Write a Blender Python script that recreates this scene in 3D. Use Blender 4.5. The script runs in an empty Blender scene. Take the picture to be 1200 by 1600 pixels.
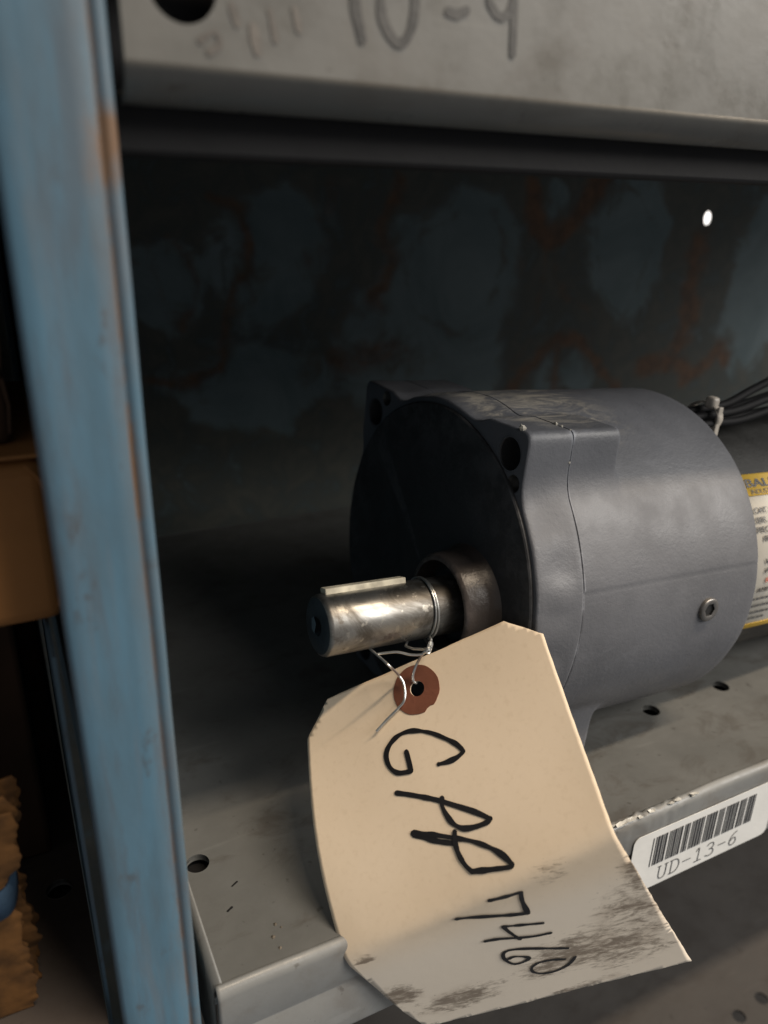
import bpy, bmesh, math, random
from mathutils import Vector, Matrix, noise
from mathutils.geometry import delaunay_2d_cdt
random.seed(7)
R = math.radians
sc = bpy.context.scene
COL = sc.collection

# ---------------------------------------------------------------- scale and frame
# 1 unit = height of the eye over the shelf; x along the shelf, y into it, z up
S = 0.16
Y0 = 0.742                                   # front plane of the shelves
def W(p):
    return Vector((p[0] * S, (p[1] - Y0) * S, p[2] * S))

# ---------------------------------------------------------------- camera
cam = bpy.data.cameras.new('Camera')
cam_o = bpy.data.objects.new('Camera', cam)
COL.objects.link(cam_o)
rx, up, fw = (0.89361844, -0.44828478, 0.02206437), (0.14788509, 0.34049904, 0.92854208), (0.42376418, 0.82649934, -0.37057086)
M = Matrix(((rx[0], up[0], -fw[0]), (rx[1], up[1], -fw[1]), (rx[2], up[2], -fw[2]))).to_4x4()
M.translation = W((0, 0, 1))
cam_o.matrix_world = M
cam.sensor_fit = 'AUTO'
cam.sensor_width = 36
cam.lens = 36 * 1209.24 / 1600
cam.clip_start = 0.005
cam.clip_end = 50
cam.dof.use_dof = True
cam.dof.focus_distance = 1.24 * S
cam.dof.aperture_fstop = 12
sc.camera = cam_o

# ---------------------------------------------------------------- world and light
wd = bpy.data.worlds.new('World')
sc.world = wd
wd.use_nodes = True
wd.node_tree.nodes['Background'].inputs[0].default_value = (0.97, 0.98, 1.0, 1)
wd.node_tree.nodes['Background'].inputs[1].default_value = 0.20

def area(name, loc, target, sx, sy, power, col):
    l = bpy.data.lights.new(name, 'AREA')
    l.shape = 'RECTANGLE'; l.size = sx; l.size_y = sy; l.energy = power; l.color = col
    o = bpy.data.objects.new(name, l)
    COL.objects.link(o)
    o.location = loc
    z = (Vector(loc) - Vector(target)).normalized()
    x = Vector((1, 0, 0)); x = (x - z * x.dot(z)).normalized()
    y = z.cross(x)
    m = Matrix((x, y, z)).transposed().to_4x4(); m.translation = loc
    o.matrix_world = m
    return o
# the aisle's strip light: high, in front of the rack and to the right
area('aisle_strip_light', (0.70, -0.51, 1.67), (0.12, 0, 0.05), 1.1, 0.07, 26, (1.0, 0.81, 0.60))
# added fill lamp, unseen: a broad soft source from the right and front
area('right_front_fill', (1.95, -1.75, 1.62), (0.15, 0, 0.0), 2.6, 1.2, 96, (1.0, 0.955, 0.895))

vs = sc.view_settings
vs.view_transform = 'Standard'; vs.look = 'None'; vs.exposure = 0; vs.gamma = 1
vs.use_curve_mapping = False
sc.render.engine = 'CYCLES'
sc.cycles.use_denoising = True
sc.cycles.max_bounces = 6
sc.cycles.diffuse_bounces = 4

# ---------------------------------------------------------------- helpers
def new_obj(name, data, parent=None):
    o = bpy.data.objects.new(name, data)
    COL.objects.link(o)
    if parent is not None:
        o.parent = parent
    return o

MW = {}                                      # world matrices of the empties
def thing(name, label, cat, base, group=None, rot=None):
    o = new_obj(name, None)
    o.empty_display_size = 0.02
    m = (rot.to_4x4() if rot is not None else Matrix.Identity(4))
    m.translation = W(base)
    o.matrix_world = m
    MW[o.name] = m
    o['label'] = label; o['category'] = cat
    if group: o['group'] = group
    return o

def mk(name, verts, faces, mat, parent=None, smooth=True, angle=35, solid=0, attrs=None, uv=None, off=-1):
    """verts in scene units (world); stored in the parent's frame"""
    root = parent
    while root is not None and root.parent is not None:
        root = root.parent
    inv = MW[root.name].inverted() if root is not None and root.name in MW else Matrix.Identity(4)
    me = bpy.data.meshes.new(name)
    me.from_pydata([inv @ W(v) for v in verts], [], faces)
    bm = bmesh.new(); bm.from_mesh(me)
    bmesh.ops.recalc_face_normals(bm, faces=bm.faces)
    bm.to_mesh(me); bm.free()
    if smooth:
        me.shade_smooth()
        me.set_sharp_from_angle(angle=R(angle))
    if attrs:
        for k, vals in attrs.items():
            a = me.attributes.new(k, 'FLOAT', 'POINT')
            a.data.foreach_set('value', vals)
    me.materials.append(mat)
    o = new_obj(name, me, parent)
    if solid:
        md = o.modifiers.new('thickness', 'SOLIDIFY')
        md.thickness = solid; md.offset = off
    return o

def tag_top(o, label, cat, group=None):
    o['label'] = label; o['category'] = cat
    if group: o['group'] = group
    return o

def grid_faces(nu, nv, closed_u=False, closed_v=False):
    f = []
    for i in range(nu if closed_u else nu - 1):
        for j in range(nv if closed_v else nv - 1):
            a, b = i, (i + 1) % nu
            c, d = j, (j + 1) % nv
            f.append((a * nv + c, b * nv + c, b * nv + d, a * nv + d))
    return f

def boxv(x0, x1, y0, y1, z0, z1):
    v = [(x, y, z) for x in (x0, x1) for y in (y0, y1) for z in (z0, z1)]
    f = [(0, 1, 3, 2), (4, 6, 7, 5), (0, 4, 5, 1), (2, 3, 7, 6), (0, 2, 6, 4), (1, 5, 7, 3)]
    return v, f

def bev(o, w, seg=3):
    b = o.modifiers.new('bevel', 'BEVEL'); b.width = w * S; b.segments = seg; b.limit_method = 'ANGLE'
    return o

def catmull(pts, n=6):
    P = [Vector(p) for p in pts]
    out = []
    for i in range(len(P) - 1):
        p0 = P[max(i - 1, 0)]; p1 = P[i]; p2 = P[i + 1]; p3 = P[min(i + 2, len(P) - 1)]
        for k in range(n):
            t = k / n
            out.append(0.5 * ((2 * p1) + (p2 - p0) * t + (2 * p0 - 5 * p1 + 4 * p2 - p3) * t * t + (3 * p1 - p0 - 3 * p2 + p3) * t ** 3))
    out.append(P[-1])
    return out

def tube(path, r, seg=8):
    P = [Vector(p) for p in path]
    n = None; vs_ = []
    for i, p in enumerate(P):
        t = (P[min(i + 1, len(P) - 1)] - P[max(i - 1, 0)]).normalized()
        if n is None:
            n = t.orthogonal().normalized()
        else:
            n = (n - t * n.dot(t)).normalized()
        b = t.cross(n)
        rr = r[i] if isinstance(r, (list, tuple)) else r
        for k in range(seg):
            a = 2 * math.pi * k / seg
            vs_.append(tuple(p + (n * math.cos(a) + b * math.sin(a)) * rr))
    f = grid_faces(len(P), seg, False, True)
    f.append(tuple(range(seg))); f.append(tuple(range((len(P) - 1) * seg, len(P) * seg))[::-1])
    return vs_, f

def inside(p, poly):
    x, y = p; c = False; j = len(poly) - 1
    for i in range(len(poly)):
        xi, yi = poly[i]; xj, yj = poly[j]
        if (yi > y) != (yj > y) and x < (xj - xi) * (y - yi) / (yj - yi) + xi:
            c = not c
        j = i
    return c

def circ(cx, cy, r, n=28, ry=None):
    return [(cx + r * math.cos(2 * math.pi * k / n), cy + (ry or r) * math.sin(2 * math.pi * k / n)) for k in range(n)]

def sheet(outline, holes=(), extra=()):
    """flat triangulated sheet with real holes; returns 2-D verts and faces"""
    pts, edges = [], []
    for loop in [outline] + list(holes):
        s0 = len(pts); pts += loop
        edges += [(s0 + i, s0 + (i + 1) % len(loop)) for i in range(len(loop))]
    for p in extra:
        if inside(p, outline) and not any(inside(p, h) for h in holes):
            pts.append(p)
    vo, eo, fo, *_ = delaunay_2d_cdt([Vector(p) for p in pts], edges, [], 0, 1e-6)
    vo = [tuple(v) for v in vo]; ff = []
    for t in fo:
        c = (sum(vo[i][0] for i in t) / len(t), sum(vo[i][1] for i in t) / len(t))
        if inside(c, outline) and not any(inside(c, h) for h in holes):
            ff.append(tuple(t))
    return vo, ff

def ss(a, b, x):
    t = max(0, min(1, (x - a) / (b - a)))
    return t * t * (3 - 2 * t)

def ribbon(pts2, width, place, n=5, h0=0.0012, wob=0.0):
    """flat pen stroke laid on a surface; place(a, b, h) -> point"""
    C = catmull([(p[0], p[1], 0) for p in pts2], n)
    vv, ff = [], []
    m = len(C)
    for i, p in enumerate(C):
        t = (C[min(i + 1, m - 1)] - C[max(i - 1, 0)]).normalized()
        nn = Vector((-t.y, t.x, 0))
        wd_ = width * (1 + wob * noise.noise(Vector((p.x * 60, p.y * 60, 3))))
        h = h0 + i * 4e-6
        vv.append(place(*(p + nn * wd_ / 2).xy, h)); vv.append(place(*(p - nn * wd_ / 2).xy, h))
        if i: ff.append((2 * i - 2, 2 * i, 2 * i + 1, 2 * i - 1))
    for end, sgn in ((0, -1), (m - 1, 1)):                # round caps
        p = C[end]; t = (C[min(end + 1, m - 1)] - C[max(end - 1, 0)]).normalized() * sgn
        nn = Vector((-t.y, t.x, 0)); s0 = len(vv); h = h0 + end * 4e-6
        for k in range(7):
            a = math.pi * k / 6
            q = p + (nn * math.cos(a) + t * math.sin(a)) * width / 2
            vv.append(place(q.x, q.y, h))
        ff.append(tuple(range(s0, s0 + 7)))
    return vv, ff

def merge(parts):
    v, f = [], []
    for a, b in parts:
        o = len(v); v += a; f += [tuple(i + o for i in q) for q in b]
    return v, f

# ---------------------------------------------------------------- materials
class NT:
    def __init__(s, name, rough=0.5, metal=0.0, spec=0.5):
        s.m = bpy.data.materials.new(name); s.m.use_nodes = True
        s.t = s.m.node_tree; s.b = s.t.nodes['Principled BSDF']
        s.b.inputs['Roughness'].default_value = rough
        s.b.inputs['Metallic'].default_value = metal
        s.b.inputs['Specular IOR Level'].default_value = spec
        s.tc = s.n('ShaderNodeTexCoord')
    def n(s, k): return s.t.nodes.new(k)
    def l(s, a, b): s.t.links.new(a, b)
    def coord(s, scale=(1, 1, 1)):
        mp = s.n('ShaderNodeMapping'); mp.inputs['Scale'].default_value = [c / S for c in scale]
        s.l(s.tc.outputs['Object'], mp.inputs[0]); return mp.outputs[0]
    def noise(s, scale, detail=4, rough=0.55, st=(1, 1, 1), dist=0.0):
        n = s.n('ShaderNodeTexNoise'); n.inputs['Scale'].default_value = scale
        n.inputs['Detail'].default_value = detail; n.inputs['Roughness'].default_value = rough
        n.inputs['Distortion'].default_value = dist
        s.l(s.coord(st), n.inputs['Vector']); return n.outputs['Fac']
    def ramp(s, x, a, b, lo=0.0, hi=1.0):
        r = s.n('ShaderNodeMapRange'); r.interpolation_type = 'SMOOTHSTEP'
        for k, v in zip(('From Min', 'From Max', 'To Min', 'To Max'), (a, b, lo, hi)): r.inputs[k].default_value = v
        s.l(x, r.inputs['Value']); return r.outputs[0]
    def attr(s, name):
        a = s.n('ShaderNodeAttribute'); a.attribute_name = name; return a.outputs['Fac']
    def math(s, op, a, b):
        m = s.n('ShaderNodeMath'); m.operation = op
        for i, x in enumerate((a, b)):
            if isinstance(x, (int, float)): m.inputs[i].default_value = x
            else: s.l(x, m.inputs[i])
        return m.outputs[0]
    def mix(s, fac, a, b):
        m = s.n('ShaderNodeMix'); m.data_type = 'RGBA'
        if isinstance(fac, (int, float)): m.inputs[0].default_value = fac
        else: s.l(fac, m.inputs[0])
        for i, x in ((6, a), (7, b)):
            if isinstance(x, tuple): m.inputs[i].default_value = (*x, 1)
            else: s.l(x, m.inputs[i])
        return m.outputs[2]
    def color(s, c):
        if isinstance(c, tuple): s.b.inputs['Base Color'].default_value = (*c, 1)
        else: s.l(c, s.b.inputs['Base Color'])
    def rough(s, r): s.l(r, s.b.inputs['Roughness'])
    def bump(s, h, strength=0.2, dist=0.001):
        b = s.n('ShaderNodeBump'); b.inputs['Strength'].default_value = strength; b.inputs['Distance'].default_value = dist
        s.l(h, b.inputs['Height']); s.l(b.outputs[0], s.b.inputs['Normal'])

def m_plain(name, col, rough=0.6, metal=0.0, var=0.25, scale=14, spec=0.5):
    t = NT(name, rough, metal, spec)
    n = t.noise(scale, 5)
    t.color(t.mix(t.ramp(n, 0.3, 0.7), tuple(c * (1 - var) for c in col), tuple(min(1, c * (1 + var)) for c in col)))
    t.bump(t.noise(scale * 6, 3), 0.15, 0.0004)
    return t.m

# painted grey steel of the shelves: dusty deck, scuffed lip
def m_steel(name, col, dirt, amount, rough=0.42, spec=0.5):
    t = NT(name, rough, 0.0, spec)
    big = t.noise(3.0, 6, 0.6)
    base = t.mix(t.ramp(big, 0.3, 0.7), tuple(c * 0.86 for c in col), tuple(c * 1.08 for c in col))
    d = t.noise(7.5, 8, 0.68, (1, 1.6, 1), 0.6)
    c = t.mix(t.math('MULTIPLY', t.ramp(d, 0.50, 0.68), amount), base, dirt)
    sp = t.noise(46, 3, 0.5)
    c = t.mix(t.math('MULTIPLY', t.ramp(sp, 0.66, 0.74), 0.5), c, tuple(x * 0.5 for x in dirt))
    sc_ = t.noise(30, 2, 0.5, (0.12, 1.0, 1.0))
    c = t.mix(t.math('MULTIPLY', t.ramp(sc_, 0.66, 0.72), 0.25), c, tuple(min(1, x * 1.5) for x in col))
    t.color(c)
    t.rough(t.ramp(t.noise(9, 6, 0.65), 0.3, 0.7, rough - 0.08, rough + 0.22))
    t.bump(t.noise(60, 4, 0.6), 0.12, 0.0004)
    return t.m
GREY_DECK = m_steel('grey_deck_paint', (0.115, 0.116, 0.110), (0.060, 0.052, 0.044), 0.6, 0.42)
GREY_LIP = m_steel('grey_lip_paint', (0.20, 0.203, 0.198), (0.13, 0.112, 0.092), 0.4, 0.34)
GREY_LIP2 = m_steel('grey_upper_lip_paint', (0.150, 0.146, 0.133), (0.105, 0.092, 0.075), 0.35, 0.30)
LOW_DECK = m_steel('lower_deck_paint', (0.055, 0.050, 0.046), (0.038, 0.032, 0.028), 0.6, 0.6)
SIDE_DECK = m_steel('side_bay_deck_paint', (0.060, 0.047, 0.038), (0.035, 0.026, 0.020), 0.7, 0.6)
BEAM = m_plain('dark_beam_paint', (0.009, 0.0088, 0.0096), 0.6, 0, 0.2, 9, 0.25)

def m_post():
    t = NT('blue_post_paint', 0.48)
    a = t.noise(5.5, 5, 0.6, (2.2, 2.2, 0.45))
    b = t.noise(16, 6, 0.65, (1.5, 1.5, 0.22))
    c = t.mix(t.ramp(a, 0.34, 0.66), (0.066, 0.118, 0.158), (0.074, 0.158, 0.226))
    c = t.mix(t.math('MULTIPLY', t.ramp(b, 0.48, 0.66), 0.55), c, (0.066, 0.078, 0.094))
    pale = t.noise(8, 4, 0.6, (2.5, 2.5, 0.3))
    c = t.mix(t.math('MULTIPLY', t.ramp(pale, 0.52, 0.66), 0.5), c, (0.112, 0.130, 0.150))
    spots = t.noise(22, 4, 0.6, (1, 1, 0.5))
    c = t.mix(t.math('MULTIPLY', t.ramp(spots, 0.60, 0.68), 0.5), c, (0.060, 0.052, 0.048))
    r = t.attr('rust')
    rn = t.math('MULTIPLY', r, t.ramp(t.noise(30, 5, 0.7, (1, 1, 0.35)), 0.30, 0.58))
    c = t.mix(rn, c, (0.145, 0.085, 0.048))
    t.color(c)
    t.rough(t.ramp(b, 0.3, 0.7, 0.4, 0.65))
    t.bump(t.noise(26, 5, 0.6, (1, 1, 0.5)), 0.2, 0.0006)
    return t.m
POST = m_post()

def m_back():
    t = NT('rusted_blue_panel', 0.62)
    n1 = t.noise(2.6, 7, 0.62, (1, 1, 1), 1.2)
    n2 = t.noise(9, 7, 0.66, (1, 1, 1), 0.8)
    blue = t.mix(t.ramp(n1, 0.3, 0.7), (0.085, 0.128, 0.143), (0.150, 0.200, 0.215))
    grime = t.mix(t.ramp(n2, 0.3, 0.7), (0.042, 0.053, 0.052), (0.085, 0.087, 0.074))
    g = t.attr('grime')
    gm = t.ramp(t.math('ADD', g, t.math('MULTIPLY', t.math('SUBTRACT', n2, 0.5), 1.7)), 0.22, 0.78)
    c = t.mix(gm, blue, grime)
    rust = t.mix(t.ramp(t.noise(20, 5), 0.35, 0.65), (0.070, 0.037, 0.019), (0.140, 0.066, 0.030))
    r = t.attr('rust')
    rm = t.ramp(t.math('ADD', r, t.math('MULTIPLY', t.math('SUBTRACT', t.noise(7, 9, 0.76, (1, 1, 1), 0.9), 0.5), 1.4)), 0.26, 0.95)
    c = t.mix(rm, c, rust)
    t.color(c)
    t.bump(n2, 0.25, 0.001)
    return t.m
BACK = m_back()

def m_gear(name, col, rough, dust=0.0):
    t = NT(name, rough, 0.0, 0.5)
    n = t.noise(4, 5, 0.6)
    c = t.mix(t.ramp(n, 0.3, 0.7), tuple(x * 0.85 for x in col), tuple(x * 1.12 for x in col))
    st = t.noise(12, 6, 0.7, (0.5, 1, 1), 0.5)
    c = t.mix(t.math('MULTIPLY', t.ramp(st, 0.56, 0.72), 0.35), c, tuple(x * 1.5 for x in col))
    if dust:
        d = t.math('MULTIPLY', t.attr('dust'), t.ramp(t.noise(9, 6, 0.7, (1, 2.5, 1), 1.5), 0.42, 0.66))
        c = t.mix(t.math('MULTIPLY', d, dust), c, (0.34, 0.31, 0.26))
    geo = t.n('ShaderNodeNewGeometry')
    wear = t.math('MULTIPLY', t.ramp(geo.outputs['Pointiness'], 0.515, 0.56), t.ramp(t.noise(22, 5, 0.7), 0.40, 0.62))
    c = t.mix(t.math('MULTIPLY', wear, 0.6), c, tuple(min(0.5, x * 3.2) for x in col))
    t.color(c)
    t.rough(t.ramp(t.noise(14, 5), 0.3, 0.7, rough - 0.06, rough + 0.12))
    b1 = t.noise(130, 3, 0.7); b2 = t.noise(13, 5, 0.55)
    t.bump(t.math('ADD', t.math('MULTIPLY', b1, 0.55), b2), 0.28, 0.0008)
    return t.m
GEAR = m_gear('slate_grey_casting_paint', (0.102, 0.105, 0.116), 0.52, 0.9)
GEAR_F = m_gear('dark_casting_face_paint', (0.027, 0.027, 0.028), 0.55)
MOTOR = m_gear('black_motor_paint', (0.013, 0.013, 0.012), 0.55)
BOSS = m_gear('brown_steel_collar', (0.055, 0.045, 0.040), 0.36)
DARK = m_plain('dark_bore', (0.010, 0.010, 0.010), 0.6)
THREAD = m_plain('threaded_steel', (0.045, 0.042, 0.037), 0.4, 0.3)
CHIP = m_plain('bare_metal_chip', (0.42, 0.39, 0.33), 0.55, 0.0, 0.3, 40)
SCREW = m_plain('steel_plug', (0.22, 0.21, 0.20), 0.36, 0.75)

def m_shaft():
    t = NT('worn_steel_shaft', 0.3, 0.85)
    a = t.noise(9, 7, 0.68, (0.7, 1, 1), 0.7)
    c = t.mix(t.ramp(a, 0.42, 0.60), (0.30, 0.293, 0.275), (0.105, 0.094, 0.080))
    b = t.noise(26, 5, 0.7)
    c = t.mix(t.math('MULTIPLY', t.ramp(b, 0.58, 0.7), 0.6), c, (0.11, 0.085, 0.06))
    sp = t.noise(60, 3, 0.6)
    c = t.mix(t.math('MULTIPLY', t.ramp(sp, 0.60, 0.68), 0.5), c, (0.48, 0.45, 0.39))
    t.color(c)
    t.rough(t.ramp(a, 0.3, 0.7, 0.26, 0.52))
    t.bump(t.noise(70, 4, 0.6, (0.4, 1, 1)), 0.15, 0.0003)
    return t.m
SHAFT = m_shaft()
SHAFT_END = m_plain('dark_shaft_end', (0.035, 0.038, 0.04), 0.38, 0.3, 0.5, 18)  # end face darker than the shaft's side
KEY = m_plain('bright_key_steel', (0.78, 0.68, 0.50), 0.45, 0.0, 0.3, 30)
WIRE = m_plain('galvanised_wire', (0.62, 0.62, 0.60), 0.3, 0.9, 0.15, 40)
CABLE = m_plain('black_cable', (0.004, 0.004, 0.005), 0.7, 0, 0.25, 14, 0.2)
NYLON = m_plain('natural_nylon', (0.40, 0.36, 0.31), 0.45)

def m_tag():
    t = NT('manila_card', 0.72, 0.0, 0.3)
    n = t.noise(3.2, 5, 0.6)
    c = t.mix(t.ramp(n, 0.3, 0.7), (0.755, 0.615, 0.450), (0.81, 0.67, 0.505))
    f = t.noise(120, 2, 0.5)
    c = t.mix(t.math('MULTIPLY', t.ramp(f, 0.5, 0.8), 0.25), c, (0.62, 0.49, 0.34))
    lo = t.attr('below_fold_light')  # card below the fold painted paler, standing in for its light
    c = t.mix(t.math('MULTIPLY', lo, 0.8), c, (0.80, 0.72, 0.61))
    d = t.attr('dirt')
    cx_ = t.n('ShaderNodeCombineXYZ')
    # smears run obliquely across the card
    t.l(t.math('ADD', t.math('MULTIPLY', t.attr('ca'), 0.8), t.math('MULTIPLY', t.attr('cb'), 0.55)), cx_.inputs[0])
    t.l(t.math('SUBTRACT', t.math('MULTIPLY', t.attr('cb'), 0.8), t.math('MULTIPLY', t.attr('ca'), 0.25)), cx_.inputs[1])
    def cn(sx, sy, det, dist):
        mp = t.n('ShaderNodeMapping'); mp.inputs['Scale'].default_value = (sx, sy, 1); t.l(cx_.outputs[0], mp.inputs[0])
        nn = t.n('ShaderNodeTexNoise'); nn.inputs['Scale'].default_value = 1; nn.inputs['Detail'].default_value = det
        nn.inputs['Roughness'].default_value = 0.72; nn.inputs['Distortion'].default_value = dist
        t.l(mp.outputs[0], nn.inputs['Vector']); return nn.outputs['Fac']
    k = t.math('ADD', t.math('MULTIPLY', cn(13, 38, 10, 0.9), 0.50), t.math('MULTIPLY', cn(48, 150, 8, 0.6), 0.50))
    dm = t.ramp(t.math('ADD', k, t.math('MULTIPLY', d, 0.20)), 0.585, 0.74)
    dm = t.math('MULTIPLY', dm, t.ramp(d, 0.02, 0.4))
    soft = t.math('MULTIPLY', t.ramp(t.math('ADD', cn(9, 22, 5, 0.8), t.math('MULTIPLY', d, 0.15)), 0.52, 0.72), t.ramp(d, 0.05, 0.6))
    c = t.mix(t.math('MULTIPLY', soft, 0.30), c, (0.34, 0.26, 0.19))
    c = t.mix(t.math('MULTIPLY', dm, 0.74), c, (0.105, 0.070, 0.044))
    speck = t.math('MULTIPLY', t.ramp(cn(150, 200, 3, 0.2), 0.66, 0.72), t.ramp(d, 0.0, 0.25))
    c = t.mix(t.math('MULTIPLY', speck, 0.6), c, (0.12, 0.085, 0.06))
    t.color(c)
    t.bump(t.noise(40, 4, 0.6), 0.10, 0.0004)
    return t.m
TAG = m_tag()
PATCH = m_plain('brown_eyelet_card', (0.17, 0.062, 0.036), 0.7, 0, 0.15, 20, 0.3)
INK = m_plain('black_marker_ink', (0.010, 0.009, 0.010), 0.5, 0, 0.2, 20, 0.4)
FADED = m_plain('faded_marker_ink', (0.058, 0.055, 0.050), 0.55, 0, 0.35, 30)
FAINT = m_plain('smudged_marker_ink', (0.115, 0.102, 0.088), 0.55, 0, 0.25, 30)
LABEL = m_plain('white_label_paper', (0.70, 0.70, 0.68), 0.45, 0, 0.04, 12)
PRINT = m_plain('label_print', (0.03, 0.03, 0.033), 0.5, 0, 0.2, 30)
PRINT2 = m_plain('label_thin_print', (0.075, 0.075, 0.078), 0.5, 0, 0.2, 30)
PLATE = m_plain('nameplate_film', (0.66, 0.63, 0.56), 0.4, 0, 0.06, 8)
YELLOW = m_plain('nameplate_yellow', (0.72, 0.46, 0.06), 0.4, 0, 0.06, 8)
RED = m_plain('nameplate_red_print', (0.40, 0.09, 0.05), 0.5)
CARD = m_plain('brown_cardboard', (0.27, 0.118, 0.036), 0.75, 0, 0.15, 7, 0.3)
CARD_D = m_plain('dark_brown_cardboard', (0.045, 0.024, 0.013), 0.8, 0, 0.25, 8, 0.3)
KRAFT = m_plain('orange_kraft_paper', (0.085, 0.038, 0.010), 0.85, 0, 0.45, 26, 0.3)
TAPE = m_plain('blue_strapping', (0.020, 0.040, 0.068), 0.85, 0, 0.3, 30, 0.2)
GRIT = m_plain('brown_grit', (0.12, 0.10, 0.075), 0.8)
FLAKE = m_plain('pale_paint_flake', (0.55, 0.54, 0.50), 0.4, 0, 0.2, 40)

# ---------------------------------------------------------------- shelves
def extrude_profile(prof, x0, x1, nx=2, jag=None):
    vv = []
    xs = [x0 + (x1 - x0) * i / (nx - 1) for i in range(nx)]
    for x in xs:
        for k, (y, z) in enumerate(prof):
            dy, dz = jag(x, k) if jag else (0, 0)
            vv.append((x, y + dy, z + dz))
    return vv, grid_faces(nx, len(prof))

def arc(cy, cz, r, a0, a1, n=6):
    return [(cy + r * math.cos(R(a0 + (a1 - a0) * k / n)), cz + r * math.sin(R(a0 + (a1 - a0) * k / n))) for k in range(n + 1)]

TH = 0.0011
# --- main shelf
shelf = thing('steel_shelf', 'grey steel shelf carrying the gear motor, barcode label on its front lip', 'shelf', (0.14, 0.742, 0))
X0, X1, YB = 0.142, 4.2, 2.325
holes = [circ(hx, hy, 0.019) for hx, hy in [(0.177, 0.978), (1.155, 0.973), (1.367, 0.974), (1.579, 0.974), (1.791, 0.974)]]
pv, pf = sheet([(X0 + 0.014, 0.757), (X1, 0.757), (X1, YB), (X0 + 0.014, YB)], holes)
mk('deck', [(x, y, 0) for x, y in pv], pf, GREY_DECK, shelf, smooth=False, solid=TH, off=-1)
for h in holes:                              # punched rims
    n = len(h)
    vv = [(x, y, -0.0005) for x, y in h] + [(x, y, -0.012) for x, y in h]
    mk('hole_rim', vv, [(i, (i + 1) % n, n + (i + 1) % n, n + i) for i in range(n)], GREY_DECK, shelf)
gv, gf = boxv(X0 + 0.02, X1, 0.92, 1.04, -0.045, -0.022)  # dark strip added under the deck so the holes look black
mk('hole_backing', gv, gf, BEAM, shelf, smooth=False)
# left end: rounded bend down into a side skirt
prof = [(X0 + 0.014 - 0.014 * math.sin(R(a)), -0.014 + 0.014 * math.cos(R(a))) for a in range(0, 91, 15)] + [(X0, -0.18)]
vv = []
for y in (0.757, YB):
    vv += [(x, y, z) for x, z in prof]
mk('side_skirt', vv, grid_faces(2, len(prof)), GREY_DECK, shelf, solid=TH * 0.5, off=1)
lip_prof = [(0.757, 0)] + arc(0.757, -0.015, 0.015, 90, 180, 6)[1:] + [(0.742, -0.03), (0.7425, -0.078), (0.7455, -0.085), (0.7455, -0.09), (0.7415, -0.098), (0.742, -0.176)] + arc(0.750, -0.178, 0.008, 180, 270, 4)[1:] + [(0.79, -0.186), (0.795, -0.17)]
def jag(x, k):
    if k > 7: return (0, 0)
    a = noise.noise(Vector((x * 5, 0, 1.3))) * 0.0022
    if 0.80 < x < 1.02: a += 0.004 * noise.noise(Vector((x * 70, k * 0.4, 4)))
    return (a * 0.5, a)
vv, ff = extrude_profile(lip_prof, X0 + 0.004, X1, 900, jag)
mk('front_lip', vv, ff, GREY_LIP, shelf, solid=TH, off=-1)
# rolled inner hem that shows at the open end of the lip
vv, ff = extrude_profile(arc(0.768, -0.028, 0.013, 120, 420, 14), X0 + 0.002, X1, 2)
mk('rolled_hem', vv, ff, GREY_LIP, shelf, solid=TH * 0.8)
for i in range(26):                          # lifted paint flakes on the worn edge
    x = 0.80 + 0.25 * random.random() ** 1.3; c = Vector((x, 0.744 + 0.006 * random.random(), -0.004 + 0.004 * random.random()))
    k = 5; r = 0.003 + 0.005 * random.random()
    ring = [(c.x + r * 1.6 * math.cos(6.28 * j / k) * (0.6 + 0.6 * random.random()), c.y + r * 0.6 * math.sin(6.28 * j / k), c.z + r * (0.3 + 0.5 * random.random())) for j in range(k)]
    mk('paint_flake', ring + [(c.x, c.y + 0.001, c.z - 0.002)], [tuple(range(k))] + [(j, (j + 1) % k, k) for j in range(k)], FLAKE, shelf, smooth=False)
def on_deck(x, y, h): return (x, y, h * 0.6)
for pts_, w_ in (([(0.196, 0.868), (0.203, 0.872)], 0.004), ([(0.215, 0.91), (0.224, 0.915)], 0.003), ([(0.60, 0.80), (0.66, 0.786), (0.70, 0.79)], 0.003)):
    mk('scratch', *ribbon(pts_, w_, on_deck, 6, 0.0008, 0.9), BEAM, shelf, smooth=False)
for k in range(4):
    c = Vector((0.252 + 0.03 * random.gauss(0, 0.5), 0.80 + 0.03 * random.gauss(0, 0.6), 0.0)); r = 0.0022 + 0.003 * random.random()
    ring = [(c.x + r * math.cos(6.283 * j / 6) * (0.6 + 0.5 * random.random()), c.y + r * math.sin(6.283 * j / 6) * (0.6 + 0.5 * random.random()), 0.0004) for j in range(6)]
    mk('grit', ring + [(c.x, c.y, r * 0.8)], [(j, (j + 1) % 6, 6) for j in range(6)], GRIT, shelf, smooth=False)
# barcode label on the lip
def on_lip(x, z, h): return (x, 0.7408 - h, z)
lo = []
for (cx_, cz_, a0) in ((1.262, -0.0585, 0), (0.912, -0.0585, 90), (0.912, -0.170, 180), (1.262, -0.170, 270)):
    lo += [(cx_ + 0.0145 * math.cos(R(a0 + t)), cz_ + 0.0145 * math.sin(R(a0 + t))) for t in range(0, 91, 15)]
n = len(lo)
lab = mk('barcode_label', [on_lip(x, z, 0.0010) for x, z in lo] + [on_lip(x, z, 0) for x, z in lo], [tuple(range(n))] + [(i, (i + 1) % n, n + (i + 1) % n, n + i) for i in range(n)], LABEL, shelf, smooth=False)
lab['label'] = 'white label with barcode and the code UD-13-6'
C39 = {'U': 'WwnnnnnnN', 'D': 'nnnnWwnnW', '-': 'nwnnnnWnW', '1': 'WnnwnnnnW', '3': 'WnWwnnnnn', '6': 'nnWwWnnnn', '*': 'nwnnWnWnn'}
bars = []; x = 0.0; bl = []
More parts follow.
